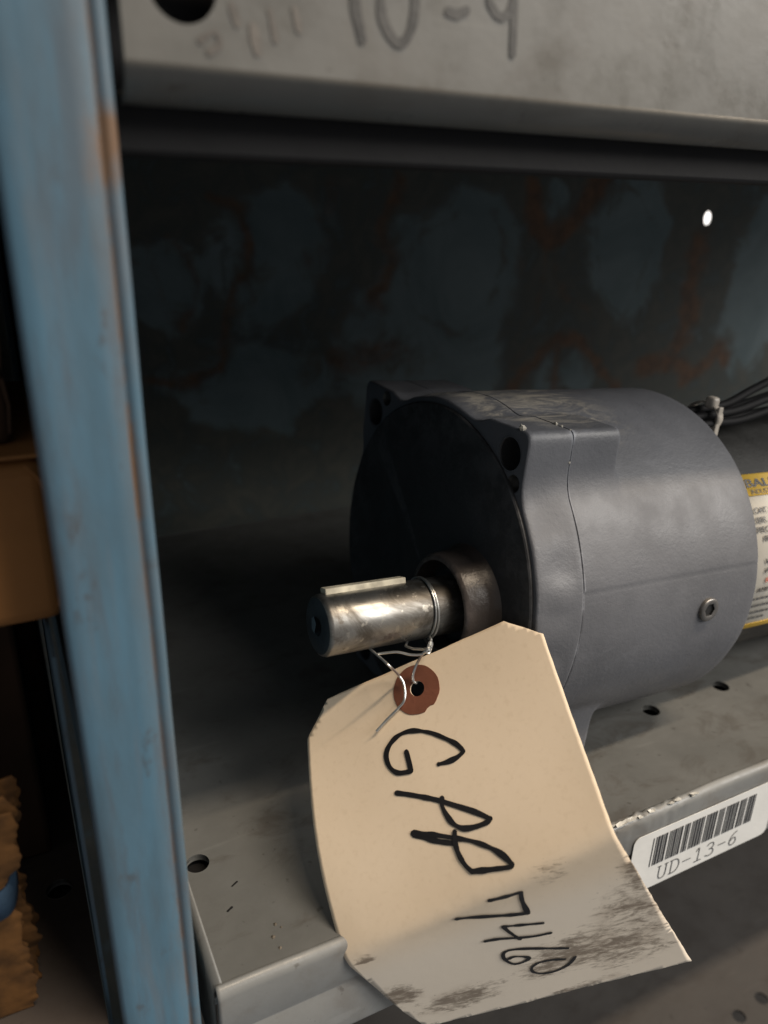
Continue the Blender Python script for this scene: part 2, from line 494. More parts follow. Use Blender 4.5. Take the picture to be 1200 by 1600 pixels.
for ch in '*UD-13-6*':
    for i, c in enumerate(C39[ch]):
        wdt = 2.4 if c in 'WwN' else 1.0
        if i % 2 == 0: bl.append((x, x + wdt))
        x += wdt
    x += 1.0
k = (1.219 - 0.946) / x
mk('barcode', *merge([([on_lip(0.946 + a * k, -0.060, .0016), on_lip(0.946 + b * k, -0.060, .0016), on_lip(0.946 + b * k, -0.129, .0016), on_lip(0.946 + a * k, -0.129, .0016)], [(0, 1, 2, 3)]) for a, b in bl]), PRINT, lab, smooth=False)
def glyph(ch):
    if ch == 'U': return [[(0.0, 1), (0.3, 1)], [(0.75, 1), (1.05, 1)], [(0.15, 1), (0.15, .35), (0.25, .08), (0.52, 0), (0.80, .08), (0.9, .35), (0.9, 1)]]
    if ch == 'D': return [[(0, 1), (0.5, 1), (0.8, .9), (0.98, .65), (0.98, .35), (0.8, .1), (0.5, 0), (0, 0)], [(0.15, 1), (0.15, 0)]]
    if ch == '-': return [[(0.1, .5), (0.95, .5)]]
    if ch == '1': return [[(0.2, .82), (0.5, 1), (0.5, 0)], [(0.15, 0), (0.9, 0)]]
    if ch == '3': return [[(0.1, .88), (0.35, 1), (0.7, .97), (0.85, .78), (0.7, .58), (0.42, .54)], [(0.42, .54), (0.75, .47), (0.93, .27), (0.8, .06), (0.45, 0), (0.05, .1)]]
    if ch == '6': return [[(0.85, 1), (0.5, .88), (0.22, .6), (0.12, .3), (0.25, .06), (0.52, 0), (0.8, .1), (0.88, .32), (0.72, .53), (0.45, .54), (0.2, .38)]]
parts = []; x = 0.973
for ch in 'UD-13-6':
    for st in glyph(ch):
        parts.append(ribbon([(x + px * 0.0235, -0.1725 + py * 0.032) for px, py in st], 0.0024, on_lip, 4, 0.0016))
    x += 0.0317
mk('lettering', *merge(parts), PRINT2, lab, smooth=False)

# --- upper shelf
ush = thing('steel_shelf', 'grey upper shelf with marker writing along its front lip, at the top', 'shelf', (0.133, 0.742, 1.075))
ux0 = 0.133
cb = 0.030
base_prof = [(0.742, 1.30)]
out = [(ux0, 1.075 + cb), (X1, 1.075 + cb), (X1, 1.30), (ux0, 1.30)]
uh = circ(0.184, 1.163, 0.029, 32)
pv, pf = sheet(out, [uh])
mk('front_lip', [(x, 0.742, z) for x, z in pv], pf, GREY_LIP2, ush, smooth=False, solid=TH, off=-1)
vv, ff = extrude_profile(arc(0.742 + cb, 1.075 + cb, cb, 180, 270, 8) + [(0.78, 1.075), (0.783, 1.082)], ux0, X1, 2)
mk('lip_bend', vv, ff, GREY_LIP2, ush, solid=TH, off=-1)
vv, ff = boxv(-4.0, X1, 0.76, YB, 1.285, 1.30)  # stretch over the left bay is unseen, added to shade it
mk('deck', vv, ff, BEAM, ush, smooth=False)
vv, ff = boxv(0.10, X1, 0.795, 0.83, 1.0345, 1.19)
bev(mk('support_beam', vv, ff, BEAM, ush), 0.006)
def on_ulip(x, z, h): return (x, 0.742 - h * 0.8, z)
digits = [[(0.336, 1.235), (0.339, 1.169), (0.342, 1.153), (0.346, 1.139)],
          [(0.372, 1.232), (0.364, 1.20), (0.365, 1.166), (0.369, 1.153), (0.377, 1.143), (0.385, 1.139), (0.393, 1.145), (0.399, 1.159), (0.400, 1.185), (0.394, 1.218), (0.382, 1.234), (0.374, 1.233)],
          [(0.436, 1.170), (0.446, 1.169), (0.456, 1.173)],
          [(0.508, 1.205), (0.496, 1.216), (0.484, 1.207), (0.481, 1.187), (0.488, 1.176), (0.497, 1.172), (0.506, 1.178), (0.510, 1.19), (0.511, 1.205), (0.511, 1.185), (0.512, 1.164), (0.513, 1.142)]]
for d, w_ in zip(digits, (0.0095, 0.0085, 0.0085, 0.0080)):
    mk('handwriting', *ribbon(d, w_, on_ulip, 6, 0.0012, 0.3), FADED, ush, smooth=False)
sm = [[(0.197, 1.124), (0.209, 1.131), (0.213, 1.122), (0.204, 1.116)], [(0.243, 1.138), (0.246, 1.120)], [(0.259, 1.15), (0.263, 1.131)], [(0.281, 1.155), (0.285, 1.14)], [(0.225, 1.152), (0.229, 1.139)]]
for d, w_ in zip(sm, (0.007, 0.008, 0.007, 0.006, 0.006, 0.0025)):
    mk('smudge', *ribbon(d, w_, on_ulip, 6, 0.0010, 0.8), FAINT, ush, smooth=False)

# --- shelf below
lsh = thing('steel_shelf', 'dark dusty lower shelf seen under the barcode label', 'shelf', (0.14, 0.742, -1.1))
lh = [circ(hx, hy, 0.019) for hx, hy in [(1.604, 0.868), (1.707, 0.877), (1.9, 0.974), (1.4, 0.868)]]
pv, pf = sheet([(0.142, 0.757), (X1, 0.757), (X1, YB), (0.142, YB)], lh)
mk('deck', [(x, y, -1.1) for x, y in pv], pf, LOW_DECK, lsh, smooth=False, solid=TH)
vv, ff = extrude_profile([(0.757, -1.1)] + arc(0.757, -1.115, 0.015, 90, 180, 5)[1:] + [(0.742, -1.28), (0.79, -1.286)], 0.146, X1)
mk('front_lip', vv, ff, GREY_LIP, lsh, solid=TH)

# --- back panel with rust stains
def blob(x, z, cx_, cz_, rx_, rz_):
    d = math.hypot((x - cx_) / rx_, (z - cz_) / rz_)
    return 1 - ss(0.7, 1.15, d)
def ringm(x, z, cx_, cz_, rx_, rz_, wd_):
    d = math.hypot((x - cx_) / rx_, (z - cz_) / rz_)
    return math.exp(-((d - 1) / wd_) ** 2)
def seg_d(x, z, pts):
    best = 9
    for (x0, z0), (x1, z1) in zip(pts, pts[1:]):
        dx, dz = x1 - x0, z1 - z0
        t = max(0, min(1, ((x - x0) * dx + (z - z0) * dz) / (dx * dx + dz * dz)))
        best = min(best, math.hypot(x - x0 - t * dx, z - z0 - t * dz))
    return best
RUNS = [([(1.72, 1.10), (1.77, 0.98), (1.87, 0.90), (1.96, 0.96), (2.07, 1.10)], 0.055, 1.0),      # rust ring cut by the beam
        ([(1.70, 0.36), (1.77, 0.48), (1.92, 0.565), (2.10, 0.47), (2.25, 0.32)], 0.030, 0.85),    # arch over the gearbox
        ([(1.93, 0.56), (1.92, 0.36)], 0.030, 0.7),
        ([(2.57, 0.92), (2.575, 0.78), (2.57, 0.60), (2.50, 0.42)], 0.050, 0.9),                   # run below the hole
        ([(2.36, 0.40), (2.50, 0.46), (2.62, 0.36), (2.78, 0.46), (2.86, 0.40)], 0.060, 0.9),
        ([(1.87, 0.90), (1.84, 0.70), (1.74, 0.50)], 0.03, 0.45), ([(1.87, 0.90), (1.98, 0.68), (2.10, 0.48)], 0.03, 0.45),
        ([(1.22, 1.08), (1.18, 0.92), (1.22, 0.80), (1.17, 0.70)], 0.045, 0.7),
        ([(1.02, 0.52), (1.12, 0.47), (1.22, 0.52)], 0.06, 0.65), ([(0.98, 1.05), (1.02, 0.92), (0.96, 0.84)], 0.03, 0.45),
        ([(0.60, 1.0), (0.70, 0.94), (0.76, 0.80), (0.70, 0.62), (0.56, 0.50), (0.42, 0.46)], 0.028, 0.75),
        ([(0.46, 0.88), (0.56, 0.82), (0.60, 0.72), (0.54, 0.64)], 0.02, 0.55), ([(0.38, 0.78), (0.47, 0.78), (0.50, 0.70)], 0.015, 0.5)]
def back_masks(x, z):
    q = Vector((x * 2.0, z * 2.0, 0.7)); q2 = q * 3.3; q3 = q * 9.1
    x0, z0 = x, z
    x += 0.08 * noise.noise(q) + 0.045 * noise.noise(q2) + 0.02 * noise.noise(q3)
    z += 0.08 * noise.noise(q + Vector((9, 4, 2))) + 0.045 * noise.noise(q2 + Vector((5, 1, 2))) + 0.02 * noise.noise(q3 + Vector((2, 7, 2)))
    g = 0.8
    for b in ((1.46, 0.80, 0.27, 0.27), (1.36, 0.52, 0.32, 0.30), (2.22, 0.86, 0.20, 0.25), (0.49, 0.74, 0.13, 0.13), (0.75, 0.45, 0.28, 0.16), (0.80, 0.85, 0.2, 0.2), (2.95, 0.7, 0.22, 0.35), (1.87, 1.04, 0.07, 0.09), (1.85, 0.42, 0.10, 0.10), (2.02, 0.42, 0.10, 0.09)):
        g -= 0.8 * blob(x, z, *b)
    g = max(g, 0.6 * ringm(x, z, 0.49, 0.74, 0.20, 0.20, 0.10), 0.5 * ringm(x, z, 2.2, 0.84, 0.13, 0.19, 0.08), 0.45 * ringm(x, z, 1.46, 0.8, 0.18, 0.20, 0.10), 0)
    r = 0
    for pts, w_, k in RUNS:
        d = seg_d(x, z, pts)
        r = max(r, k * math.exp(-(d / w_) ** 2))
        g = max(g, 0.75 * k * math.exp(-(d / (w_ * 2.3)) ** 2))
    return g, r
bx0, bx1, bz0, bz1 = -4.0, 4.2, -3.0, 1.30
bh = circ(2.594, 0.973, 0.016, 20, 0.024)
ex = []
nx_, nz_ = 260, 120
for i in range(nx_):
    for j in range(nz_):
        ex.append((0.2 + (3.5 - 0.2) * i / (nx_ - 1) + 0.0001 * (j % 7), -0.05 + (1.25 + 0.05) * j / (nz_ - 1)))
pv, pf = sheet([(bx0, bz0), (bx1, bz0), (bx1, bz1), (bx0, bz1)], [bh], ex)
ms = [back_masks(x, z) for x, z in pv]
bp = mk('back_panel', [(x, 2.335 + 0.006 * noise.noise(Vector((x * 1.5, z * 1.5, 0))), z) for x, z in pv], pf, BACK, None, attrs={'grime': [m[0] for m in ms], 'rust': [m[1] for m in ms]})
tag_top(bp, 'blue steel back panel with brown rust rings and one bright round hole', 'panel')
# glowing tube added behind the hole to make it bright
HOLE_GLOW = bpy.data.materials.new('hole_glow'); HOLE_GLOW.use_nodes = True
bsdf = HOLE_GLOW.node_tree.nodes['Principled BSDF']
bsdf.inputs['Emission Color'].default_value = (1, 0.97, 0.95, 1); bsdf.inputs['Emission Strength'].default_value = 1.6
vv, ff = tube([(2.1, 3.0, 0.955), (2.5, 3.0, 0.955), (3.3, 3.0, 0.955), (4.1, 3.0, 0.955)], 0.11, 16)
lt = mk('hole_glow_tube', vv, ff, HOLE_GLOW)
tag_top(lt, 'white glowing tube added behind the hole in the back panel to brighten it', 'lamp')

# ---------------------------------------------------------------- upright post
post = thing('upright_post', 'light blue scuffed steel upright post on the left with rust along its edge', 'post', (0.07, 0.742, -1.4))
pp = [(0.036, 0.775), (0.027, 0.770), (0.0245, 0.755), (0.026, 0.746), (0.031, 0.7425), (0.045, 0.7418), (0.066, 0.7423), (0.088, 0.7418), (0.1045, 0.742), (0.1070, 0.7445), (0.1095, 0.7445), (0.1115, 0.742), (0.1175, 0.7413), (0.1215, 0.7445), (0.123, 0.752), (0.121, 0.775), (0.119, 0.90)]
vv = []; ra = []
NZ = 300
for i in range(NZ):
    z = -1.4 + 3.0 * i / (NZ - 1)
    for k, (x, y) in enumerate(pp):
        e = 0.0008 * noise.noise(Vector((x * 20, z * 6, 2)))
        vv.append((x + e, y + e, z))
        r = 0.95 if k in (9, 10) else (0.22 if k in (8, 11, 12, 13) else 0.02)
        if k in (9, 10, 11) and 0.70 < z < 0.80: r += 0.5
        if k >= 8 and 1.0 < z < 1.07: r += 0.95 * ss(1.0, 1.02, z) * ss(1.075, 1.055, z)
        if k <= 3: r += 0.12
        ra.append(r * (0.75 + 0.5 * noise.noise(Vector((k * 0.4, z * 5, 5)))))
mk('post_face', vv, grid_faces(NZ, len(pp)), POST, post, angle=60, attrs={'rust': ra}, solid=TH)

# divider plate of the next bay
vv, ff = boxv(0.0105, 0.0145, 0.80, 1.30, -0.20, 0.535)
dv = mk('divider_plate', vv, ff, POST, None, smooth=False, attrs={'rust': [0.0] * 8})
tag_top(dv, 'dark blue divider plate behind the left edge of the upright post', 'plate')

# sheet added between the two bays to block light
gv, gf = boxv(0.046, 0.0495, 0.80, YB - 0.005, -0.22, 1.27)
sp_ = mk('bay_light_stop', gv, gf, POST, None, smooth=False, attrs={'rust': [0.0] * 8})
tag_top(sp_, 'blue sheet added behind the post to keep light from passing between the bays', 'panel')

# ---------------------------------------------------------------- neighbouring bay on the left
nsh = thing('steel_shelf', 'dusty brown shelf surface left of the post, under the torn paper', 'shelf', (0.0, 0.742, 0.0))
nh = [circ(-0.028, 1.02, 0.019)]
pv, pf = sheet([(-4.0, 0.757), (0.008, 0.757), (0.008, YB), (-4.0, YB)], nh)
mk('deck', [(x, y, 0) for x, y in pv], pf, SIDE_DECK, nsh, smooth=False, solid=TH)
vv = [(x, y, 0.0005) for x, y in nh[0]] + [(x, y, -0.012) for x, y in nh[0]]; n = len(nh[0])
mk('hole_rim', vv, [(i, (i + 1) % n, n + (i + 1) % n, n + i) for i in range(n)], GREY_LIP, nsh)
gv, gf = boxv(-4.0, 0.0, 0.95, 1.10, -0.045, -0.022)  # dark backing added below the hole to keep it black
mk('hole_backing', gv, gf, BEAM, nsh, smooth=False)
vv, ff = extrude_profile([(0.757, 0)] + arc(0.757, -0.015, 0.015, 90, 180, 5)[1:] + [(0.742, -0.18)], -4.0, 0.006)
mk('front_lip', vv, ff, SIDE_DECK, nsh, solid=TH)

# base deck of the rack, far below
gv, gf = boxv(-4.0, X1, 0.742, YB, -2.3, -2.27)
tag_top(mk('base_shelf', gv, gf, LOW_DECK, None, smooth=False), 'dark base shelf at the bottom of the rack, glimpsed only through holes', 'shelf')

# cardboard box with taped flap edge
cb_ = thing('cardboard_box', 'brown cardboard box left of the post, its rounded corner in view', 'box', (-0.2, 1.0, 0.545))
vv, ff = boxv(-0.45, 0.0335, 0.862, 1.25, 0.5455, 0.738)
b = mk('carton', vv, ff, CARD, cb_); bev(b, 0.016, 4)
fl = []
for i in range(24):
    x = -0.45 + 0.47 * i / 23
    fl += [(x, 0.8590, 0.728 + 0.001 * math.sin(i)), (x, 0.8580, 0.690 + 0.006 * noise.noise(Vector((x * 9, 1, 1)))), ]
fv = [(-0.45, 0.862, 0.742), (0.028, 0.862, 0.742), (0.036, 0.872, 0.741), (0.036, 1.25, 0.741), (-0.45, 1.25, 0.742)]
fo = mk('flap', fv, [(0, 1, 2, 3, 4)], CARD, cb_, smooth=False, solid=0.0006)
cr = catmull([(0.014, 0.8605, 0.735), (0.024, 0.8600, 0.722), (0.030, 0.862, 0.70), (0.0335, 0.866, 0.66), (0.033, 0.866, 0.60), (0.027, 0.862, 0.565)], 6)
mk('edge_crease', *tube([tuple(c) for c in cr], 0.0016, 6), CARD, cb_)
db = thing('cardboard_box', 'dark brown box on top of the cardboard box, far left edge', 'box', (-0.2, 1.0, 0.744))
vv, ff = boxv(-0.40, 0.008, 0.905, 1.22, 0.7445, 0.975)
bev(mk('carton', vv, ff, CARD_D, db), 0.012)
for zz in (0.79, 0.86, 0.93):
    mk('edge_crease', *tube([(0.006, 0.903, zz - 0.03), (0.009, 0.9035, zz), (0.006, 0.903, zz + 0.03)], 0.002, 6), CARD_D, db)
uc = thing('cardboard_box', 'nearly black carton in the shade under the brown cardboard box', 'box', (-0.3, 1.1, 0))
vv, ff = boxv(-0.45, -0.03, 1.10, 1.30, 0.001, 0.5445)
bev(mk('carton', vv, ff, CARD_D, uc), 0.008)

shade_block = thing('cardboard_box', 'tall dark block standing in for the shade between brown boxes and post', 'box', (-0.5, 1.4, 0))  # dark block added where the gap holds only black shade
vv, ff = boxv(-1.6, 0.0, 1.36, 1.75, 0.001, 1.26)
bev(mk('carton', vv, ff, CARD_D, shade_block), 0.01)

# torn kraft paper bundle with a blue strap
kb = thing('paper_bundle', 'torn orange brown kraft paper bundle held by a blue strap, lower left', 'paper bundle', (-0.11, 0.88, 0.0))
edge = [(0.0, -0.068), (0.03, -0.066), (0.07, -0.060), (0.11, -0.062), (0.15, -0.060), (0.19, -0.062), (0.23, -0.060), (0.265, -0.055), (0.30, -0.048), (0.335, -0.050), (0.36, -0.058)]
def edge_x(z):
    for (z0, x0_), (z1, x1_) in zip(edge, edge[1:]):
        if z0 <= z <= z1: return x0_ + (x1_ - x0_) * (z - z0) / (z1 - z0)
    return edge[-1][1]
for k in range(7):
    vv = []; nz, nxk = 130, 12
    y = 0.842 + 0.013 * k
    top = 0.355 - 0.016 * abs(k - 2)
    for i in range(nz):
        z = 0.001 + top * i / (nz - 1)
        xe = edge_x(z) + 0.009 * noise.noise(Vector((z * 13, k * 3.1, 0))) + 0.009 * noise.noise(Vector((z * 34, k * 5.1, 2))) + 0.005 * noise.noise(Vector((z * 90, k * 1.7, 4))) - 0.007 * (k % 3) - 0.016 * math.exp(-((z - 0.19) / 0.03) ** 2) - 0.004 * max(0, 2 - k)
        for j in range(nxk):
            t = j / (nxk - 1)
            x = -0.30 + (xe + 0.30) * t
            curl = 0.010 * ss(0.7, 1, t) * noise.noise(Vector((z * 14, k * 2.7, 7)))
            vv.append((x, y + 0.005 * noise.noise(Vector((x * 18, z * 12, k))) + curl - 0.01 * t, z + (0.008 * noise.noise(Vector((x * 60, k, 1))) if i == nz - 1 else 0)))
    mk('paper_layer', vv, grid_faces(nz, nxk), KRAFT, kb, solid=0.0005)
sv = catmull([(-0.30, 0.826, 0.185), (-0.14, 0.824, 0.186), (-0.096, 0.825, 0.190), (-0.078, 0.833, 0.192), (-0.070, 0.86, 0.194), (-0.070, 0.90, 0.194), (-0.08, 0.935, 0.193), (-0.12, 0.945, 0.19), (-0.30, 0.945, 0.188)], 6)
vv = []
for p in sv: vv += [(p.x, p.y, p.z - 0.020), (p.x, p.y, p.z + 0.022)]
mk('strap', vv, grid_faces(len(sv), 2), TAPE, kb, solid=0.0006)

# ---------------------------------------------------------------- gear motor
D = Vector((0.99631004, 0.03479191, -0.0784591)); U_ = Vector((-0.0348995, 0.99939083, 0)); W_ = Vector((0.0784113, 0.00273818, 0.99691733))
O = Vector((0.68628, 1.15778, 0.35036))
def G(s, u, w): return tuple(O + D * s + U_ * u + W_ * w)
def GP(s, ang, r): return G(s, r * math.cos(R(ang)), r * math.sin(R(ang)))
rotm = Matrix((D, U_, W_)).transposed()
gm = thing('gear_motor', 'slate grey cast gearbox with steel output shaft and black motor behind', 'gear motor', G(0.2, 0, -0.335), rot=rotm)

# square bolt ears: (angle window, corner u, corner w, extra length, end fade)
LOBES = [(45.5, 0.300, 0.305, 0.0, 0.028), (125.5, -0.2405, 0.328, 0.0, 0.034), (229, -0.272, -0.318, 0.035, 0.095), (308, 0.250, -0.326, 0.035, 0.06)]
def smax(a, b, k=0.022):
    h = max(k - abs(a - b), 0) / k
    return max(a, b) + h * h * k * 0.25
def lobe_r(th, s, base):
    r = base
    for la, lu, lw, ext, fade in LOBES:
        d = (th - la + 180) % 360 - 180
        if abs(d) > 40: continue
        c, n_ = math.cos(R(th)), math.sin(R(th))
        a = lu / c if c * lu > 1e-6 else 9.0
        b = lw / n_ if n_ * lw > 1e-6 else 9.0
        box = -smax(-a, -b, 0.026)
        win = ss(24, 12, abs(d))
        e0 = 0.190 + ext
        t = max(0.0, min(1.0, (s - e0) / fade))
        f = (1 - t) ** 3 if fade > 0.05 else 1 - ss(0, 1, t)
        if box > base - 0.03:
            cand = base - 0.03 + (box - base + 0.03) * win * f
            r = smax(r, cand, 0.026)
    return r
TN = 540
def cast_ring(s, base, wob):
    vv = []
    for k in range(TN):
        th = 360 * k / TN
        r = lobe_r(th, s, base)
        r += wob * noise.noise(Vector((math.cos(R(th)) * 5.5, math.sin(R(th)) * 5.5, s * 7)))
        if s > 0.09:
            r += 0.0008 * (ss(166.2, 165.2, th) if th > 100 else 1) * (1 - ss(205, 206, th))
            r -= 0.0005 * math.exp(-((th - 165.9) / 0.5) ** 2)
        vv.append((th, r))
    return vv
def dusty(s, th): return ss(60, 80, th) * ss(128, 112, th) * ss(0.34, 0.22, s) * ss(0.0, 0.05, s)
def shell(rows):
    vv, at_ = [], []
    for s, base, wob, dr in rows:
        for th, r in cast_ring(s, base, wob):
            vv.append(GP(s, th, r + dr)); at_.append(dusty(s, th))
    return vv, grid_faces(len(rows), TN, False, True), at_
# front cover
rows = [(0.000, 0.327, 0.003, -0.004), (0.0012, 0.327, 0.003, -0.0015), (0.004, 0.327, 0.003, 0.0)] + [(0.004 + 0.080 * k / 12, 0.327 + 0.007 * k / 12, 0.0015 + 0.009 * math.sin(math.pi * k / 12), 0) for k in range(1, 13)] + [(0.0880, 0.334, 0.0015, -0.0003), (0.0889, 0.334, 0.0015, -0.0008), (0.0891, 0.334, 0.0015, -0.006)]
vv, ff, at_ = shell(rows)
cover = mk('front_cover', vv, ff, GEAR, gm, attrs={'dust': at_}, angle=40)
outl = [(r * math.cos(R(th)), r * math.sin(R(th))) for th, r in [(t, rr - 0.004) for t, rr in cast_ring(0.0, 0.327, 0.003)]]
HOL = [(-0.198, 0.284, 0.027), (0.250, 0.247, 0.028), (-0.228, -0.262, 0.028), (0.205, -0.285, 0.028)]
THR = [(-0.2175, 0.240, 0.0145), (0.208, 0.285, 0.0150)]
pv, pf = sheet(outl, [circ(a, b_, c, 26) for a, b_, c in HOL + THR])
mk('cover_face', [G(0.0, a, b_) for a, b_ in pv], pf, GEAR, cover, smooth=False, attrs={'dust': [0.0] * len(pv)})
def revolve(prof, cu, cw, name, mat, parent, seg=48, cap=False, angle=35):
    vv = []
    for s, r in prof:
        for k in range(seg):
            a = 2 * math.pi * k / seg
            vv.append(G(s, cu + r * math.cos(a), cw + r * math.sin(a)))
    ff = grid_faces(len(prof), seg, False, True)
    if cap:
        ff.append(tuple(range(seg)))
        ff.append(tuple(range((len(prof) - 1) * seg, len(prof) * seg)))
    return mk(name, vv, ff, mat, parent, angle=angle)
for a, b_, c in HOL:
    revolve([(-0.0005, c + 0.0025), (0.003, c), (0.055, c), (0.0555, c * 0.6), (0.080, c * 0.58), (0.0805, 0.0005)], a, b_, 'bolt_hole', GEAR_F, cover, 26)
for a, b_, c in THR:
    pr = [(-0.0004, c + 0.001)]
    for k in range(6):
        pr += [(0.002 + 0.005 * k, c), (0.0045 + 0.005 * k, c * 0.80)]
    pr += [(0.033, c * 0.9), (0.0335, 0.0005)]
    revolve(pr, a, b_, 'threaded_hole', THREAD, cover, 26, angle=80)
# round face, collar, seal and shaft
SU, SW = -0.147, 0.001
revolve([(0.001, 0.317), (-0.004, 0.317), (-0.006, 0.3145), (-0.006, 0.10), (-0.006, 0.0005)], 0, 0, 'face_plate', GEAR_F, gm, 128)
revolve([(-0.004, 0.103), (-0.012, 0.098), (-0.024, 0.0945), (-0.060, 0.0905), (-0.066, 0.087), (-0.067, 0.083), (-0.066, 0.0795), (-0.060, 0.078), (-0.030, 0.076)], SU, SW, 'shaft_collar', BOSS, gm, 64, angle=50)
revolve([(-0.030, 0.077), (-0.030, 0.066), (-0.036, 0.062), (-0.036, 0.050)], SU, SW, 'shaft_seal', DARK, gm, 48)
shaft = revolve([(0.0, 0.0505), (-0.10, 0.0505), (-0.20, 0.0505), (-0.286, 0.0505), (-0.2905, 0.0488), (-0.293, 0.0455)], SU, SW, 'output_shaft', SHAFT, gm, 64, angle=50)
revolve([(-0.2928, 0.0457), (-0.2945, 0.040), (-0.2940, 0.016), (-0.286, 0.006), (-0.284, 0.0005)], SU, SW, 'shaft_end', SHAFT_END, shaft, 48)
ch_ = [(-0.2952, SU + a, SW + b_) for a, b_ in ((0.020, 0.004), (0.012, 0.012), (0.002, 0.003), (0.006, -0.016), (0.016, -0.012))]
mk('oil_mark', [G(*c) for c in ch_], [(0, 1, 2, 3, 4)], m_plain('pale_blue_mark', (0.10, 0.13, 0.15), 0.4), shaft, smooth=False)
# key on top of the shaft
kc = R(72)
def KP(s, tang, rad):
    ru, rw = math.cos(kc), math.sin(kc)
    return G(s, SU + ru * rad - rw * tang, SW + rw * rad + ru * tang)
kv = [KP(s, t_, r_) for s in (-0.280, -0.132) for t_ in (-0.010, 0.010) for r_ in (0.038, 0.0590)]
_, kf = boxv(0, 1, 0, 1, 0, 1)
bev(mk('shaft_key', kv, kf, KEY, shaft), 0.0016, 2)
# gear housing
rows = [(0.0890, 0.334, 0.0, -0.012), (0.0892, 0.334, 0.0015, -0.0008), (0.0904, 0.334, 0.0015, 0.0), (0.094, 0.334, 0.0012, 0.0)] + [(0.094 + 0.176 * k / 44, 0.334 + 0.001 * k / 44, 0.0012, 0) for k in range(1, 45)] + [(0.27 + 0.248 * k / 16, 0.335 + 0.002 * k / 16, 0.0010, 0) for k in range(1, 17)] + [(0.521, 0.337, 0.0012, -0.001), (0.5245, 0.337, 0.002, -0.004), (0.526, 0.337, 0.002, -0.009), (0.526, 0.337, 0.0, -0.06)]
vv, ff, at_ = shell(rows)
housing = mk('gear_housing', vv, ff, GEAR, gm, attrs={'dust': at_}, angle=40)
# bare chips of metal on the ear corner and seam
for s, th, r_, k in ((0.004, 123.2, 0.404, 0.010), (0.012, 121.5, 0.400, 0.004), (0.089, 120.6, 0.4, 0.006), (0.089, 122.5, 0.404, 0.004), (0.089, 125, 0.404, 0.003), (0.089, 131, 0.398, 0.003)):
    th_r = 0
    rr = lobe_r(th, s, 0.331)
    c = Vector(GP(s, th, rr)); vv = []
    for i in range(4):
        for j in range(6):
            a = 6.283 * j / 6; ph = -1.2 + 2.4 * i / 3
            vv.append(tuple(c + Vector((k * math.cos(ph) * math.cos(a), k * math.cos(ph) * math.sin(a), k * 1.2 * math.sin(ph))) * (0.5 + 0.5 * random.random()) * 0.8))
    mk('paint_chip', vv, grid_faces(4, 6, False, True) + [tuple(range(6)), tuple(range(18, 24))], CHIP, housing, smooth=False)
# hex socket plug
pc = Vector(GP(0.393, 178, 0.3390)); rad = (U_ * math.cos(R(178)) + W_ * math.sin(R(178))).normalized()
t1 = D; t2 = rad.cross(t1).normalized()
def PL(prof, n_=32, ph=0):
    vv = []
    for h, r_, hexa in prof:
        for k in range(n_):
            a = 2 * math.pi * k / n_
            q = r_
            if hexa:
                m_ = (a % (math.pi / 3)) - math.pi / 6
                q = r_ * math.cos(math.pi / 6) / math.cos(m_)
            vv.append(tuple(pc + rad * h + (t1 * math.cos(a) + t2 * math.sin(a)) * q))
    return vv, grid_faces(len(prof), n_, False, True)
plug = mk('socket_plug', *PL([(-0.004, 0.0225, 0), (0.002, 0.0225, 0), (0.0042, 0.0205, 0), (0.0042, 0.0145, 0), (0.0030, 0.0130, 1)], 36), SCREW, housing, angle=50)
v_, f_ = PL([(0.0031, 0.0131, 1), (-0.0005, 0.0126, 1), (-0.0006, 0.0005, 0)], 36)
mk('hex_socket', v_, f_, DARK, plug if False else housing, angle=25)
# motor body
MR = 0.278
revolve([(0.50, MR - 0.02), (0.515, MR)] + [(0.52 + 0.46 * k / 6, MR) for k in range(7)] + [(0.99, MR + 0.004), (1.06, MR + 0.004), (1.07, MR - 0.004), (1.072, 0.0005)], 0, 0, 'motor_body', MOTOR, gm, 96)
# nameplate wrapped round the motor
def patch(name, a0, a1, s0, s1, r_, mat, parent):
    na = 24; vv = []
    for i in range(na + 1):
        for s in (s0, s1): vv.append(GP(s, a0 + (a1 - a0) * i / na, r_))
    return mk(name, vv, grid_faces(na + 1, 2), mat, parent, solid=0.0002, off=0)
npl = patch('nameplate', 132.6, 204.0, 0.555, 0.97, MR + 0.0022, PLATE, gm)
npl['label'] = 'pale nameplate with yellow top band and black lettering'
patch('yellow_band', 132.8, 142.4, 0.557, 0.968, MR + 0.0044, YELLOW, npl)
patch('yellow_strip', 200.6, 203.6, 0.557, 0.968, MR + 0.0044, YELLOW, npl)
def text_verts(body):
    cu = bpy.data.curves.new('txt', 'FONT'); cu.body = body; cu.size = 1; cu.resolution_u = 3
    o = bpy.data.objects.new('txt', cu); COL.objects.link(o)
    dg = bpy.context.evaluated_depsgraph_get()
    me = bpy.data.meshes.new_from_object(o.evaluated_get(dg))
    vv = [v.co.copy() for v in me.vertices]; ff = [tuple(p.vertices) for p in me.polygons]
    bpy.data.objects.remove(o); bpy.data.curves.remove(cu); bpy.data.meshes.remove(me)
    return vv, ff
def text_on_motor(body, ang, s0, h, sx, mat, bold=0):
    vv, ff = text_verts(body)
    parts = []
    for b_ in range(1 + bold * 2):
        o = [(0, 0), (0.035, 0.01), (-0.03, -0.01)][b_]
        parts.append(([GP(s0 + (v.x + o[0]) * h * sx / 0.72, ang - math.degrees((v.y + o[1] - 0.36) * h / 0.72 / MR), MR + 0.0058 + 0.0002 * b_) for v in vv], ff))
    mk('lettering', *merge(parts), mat, npl, smooth=False)
text_on_motor('BALDOR', 136.9, 0.598, 0.0180, 1.75, PRINT, 1)
text_on_motor('INDUSTRIAL MOTOR', 140.7, 0.606, 0.0108, 1.15, PRINT)
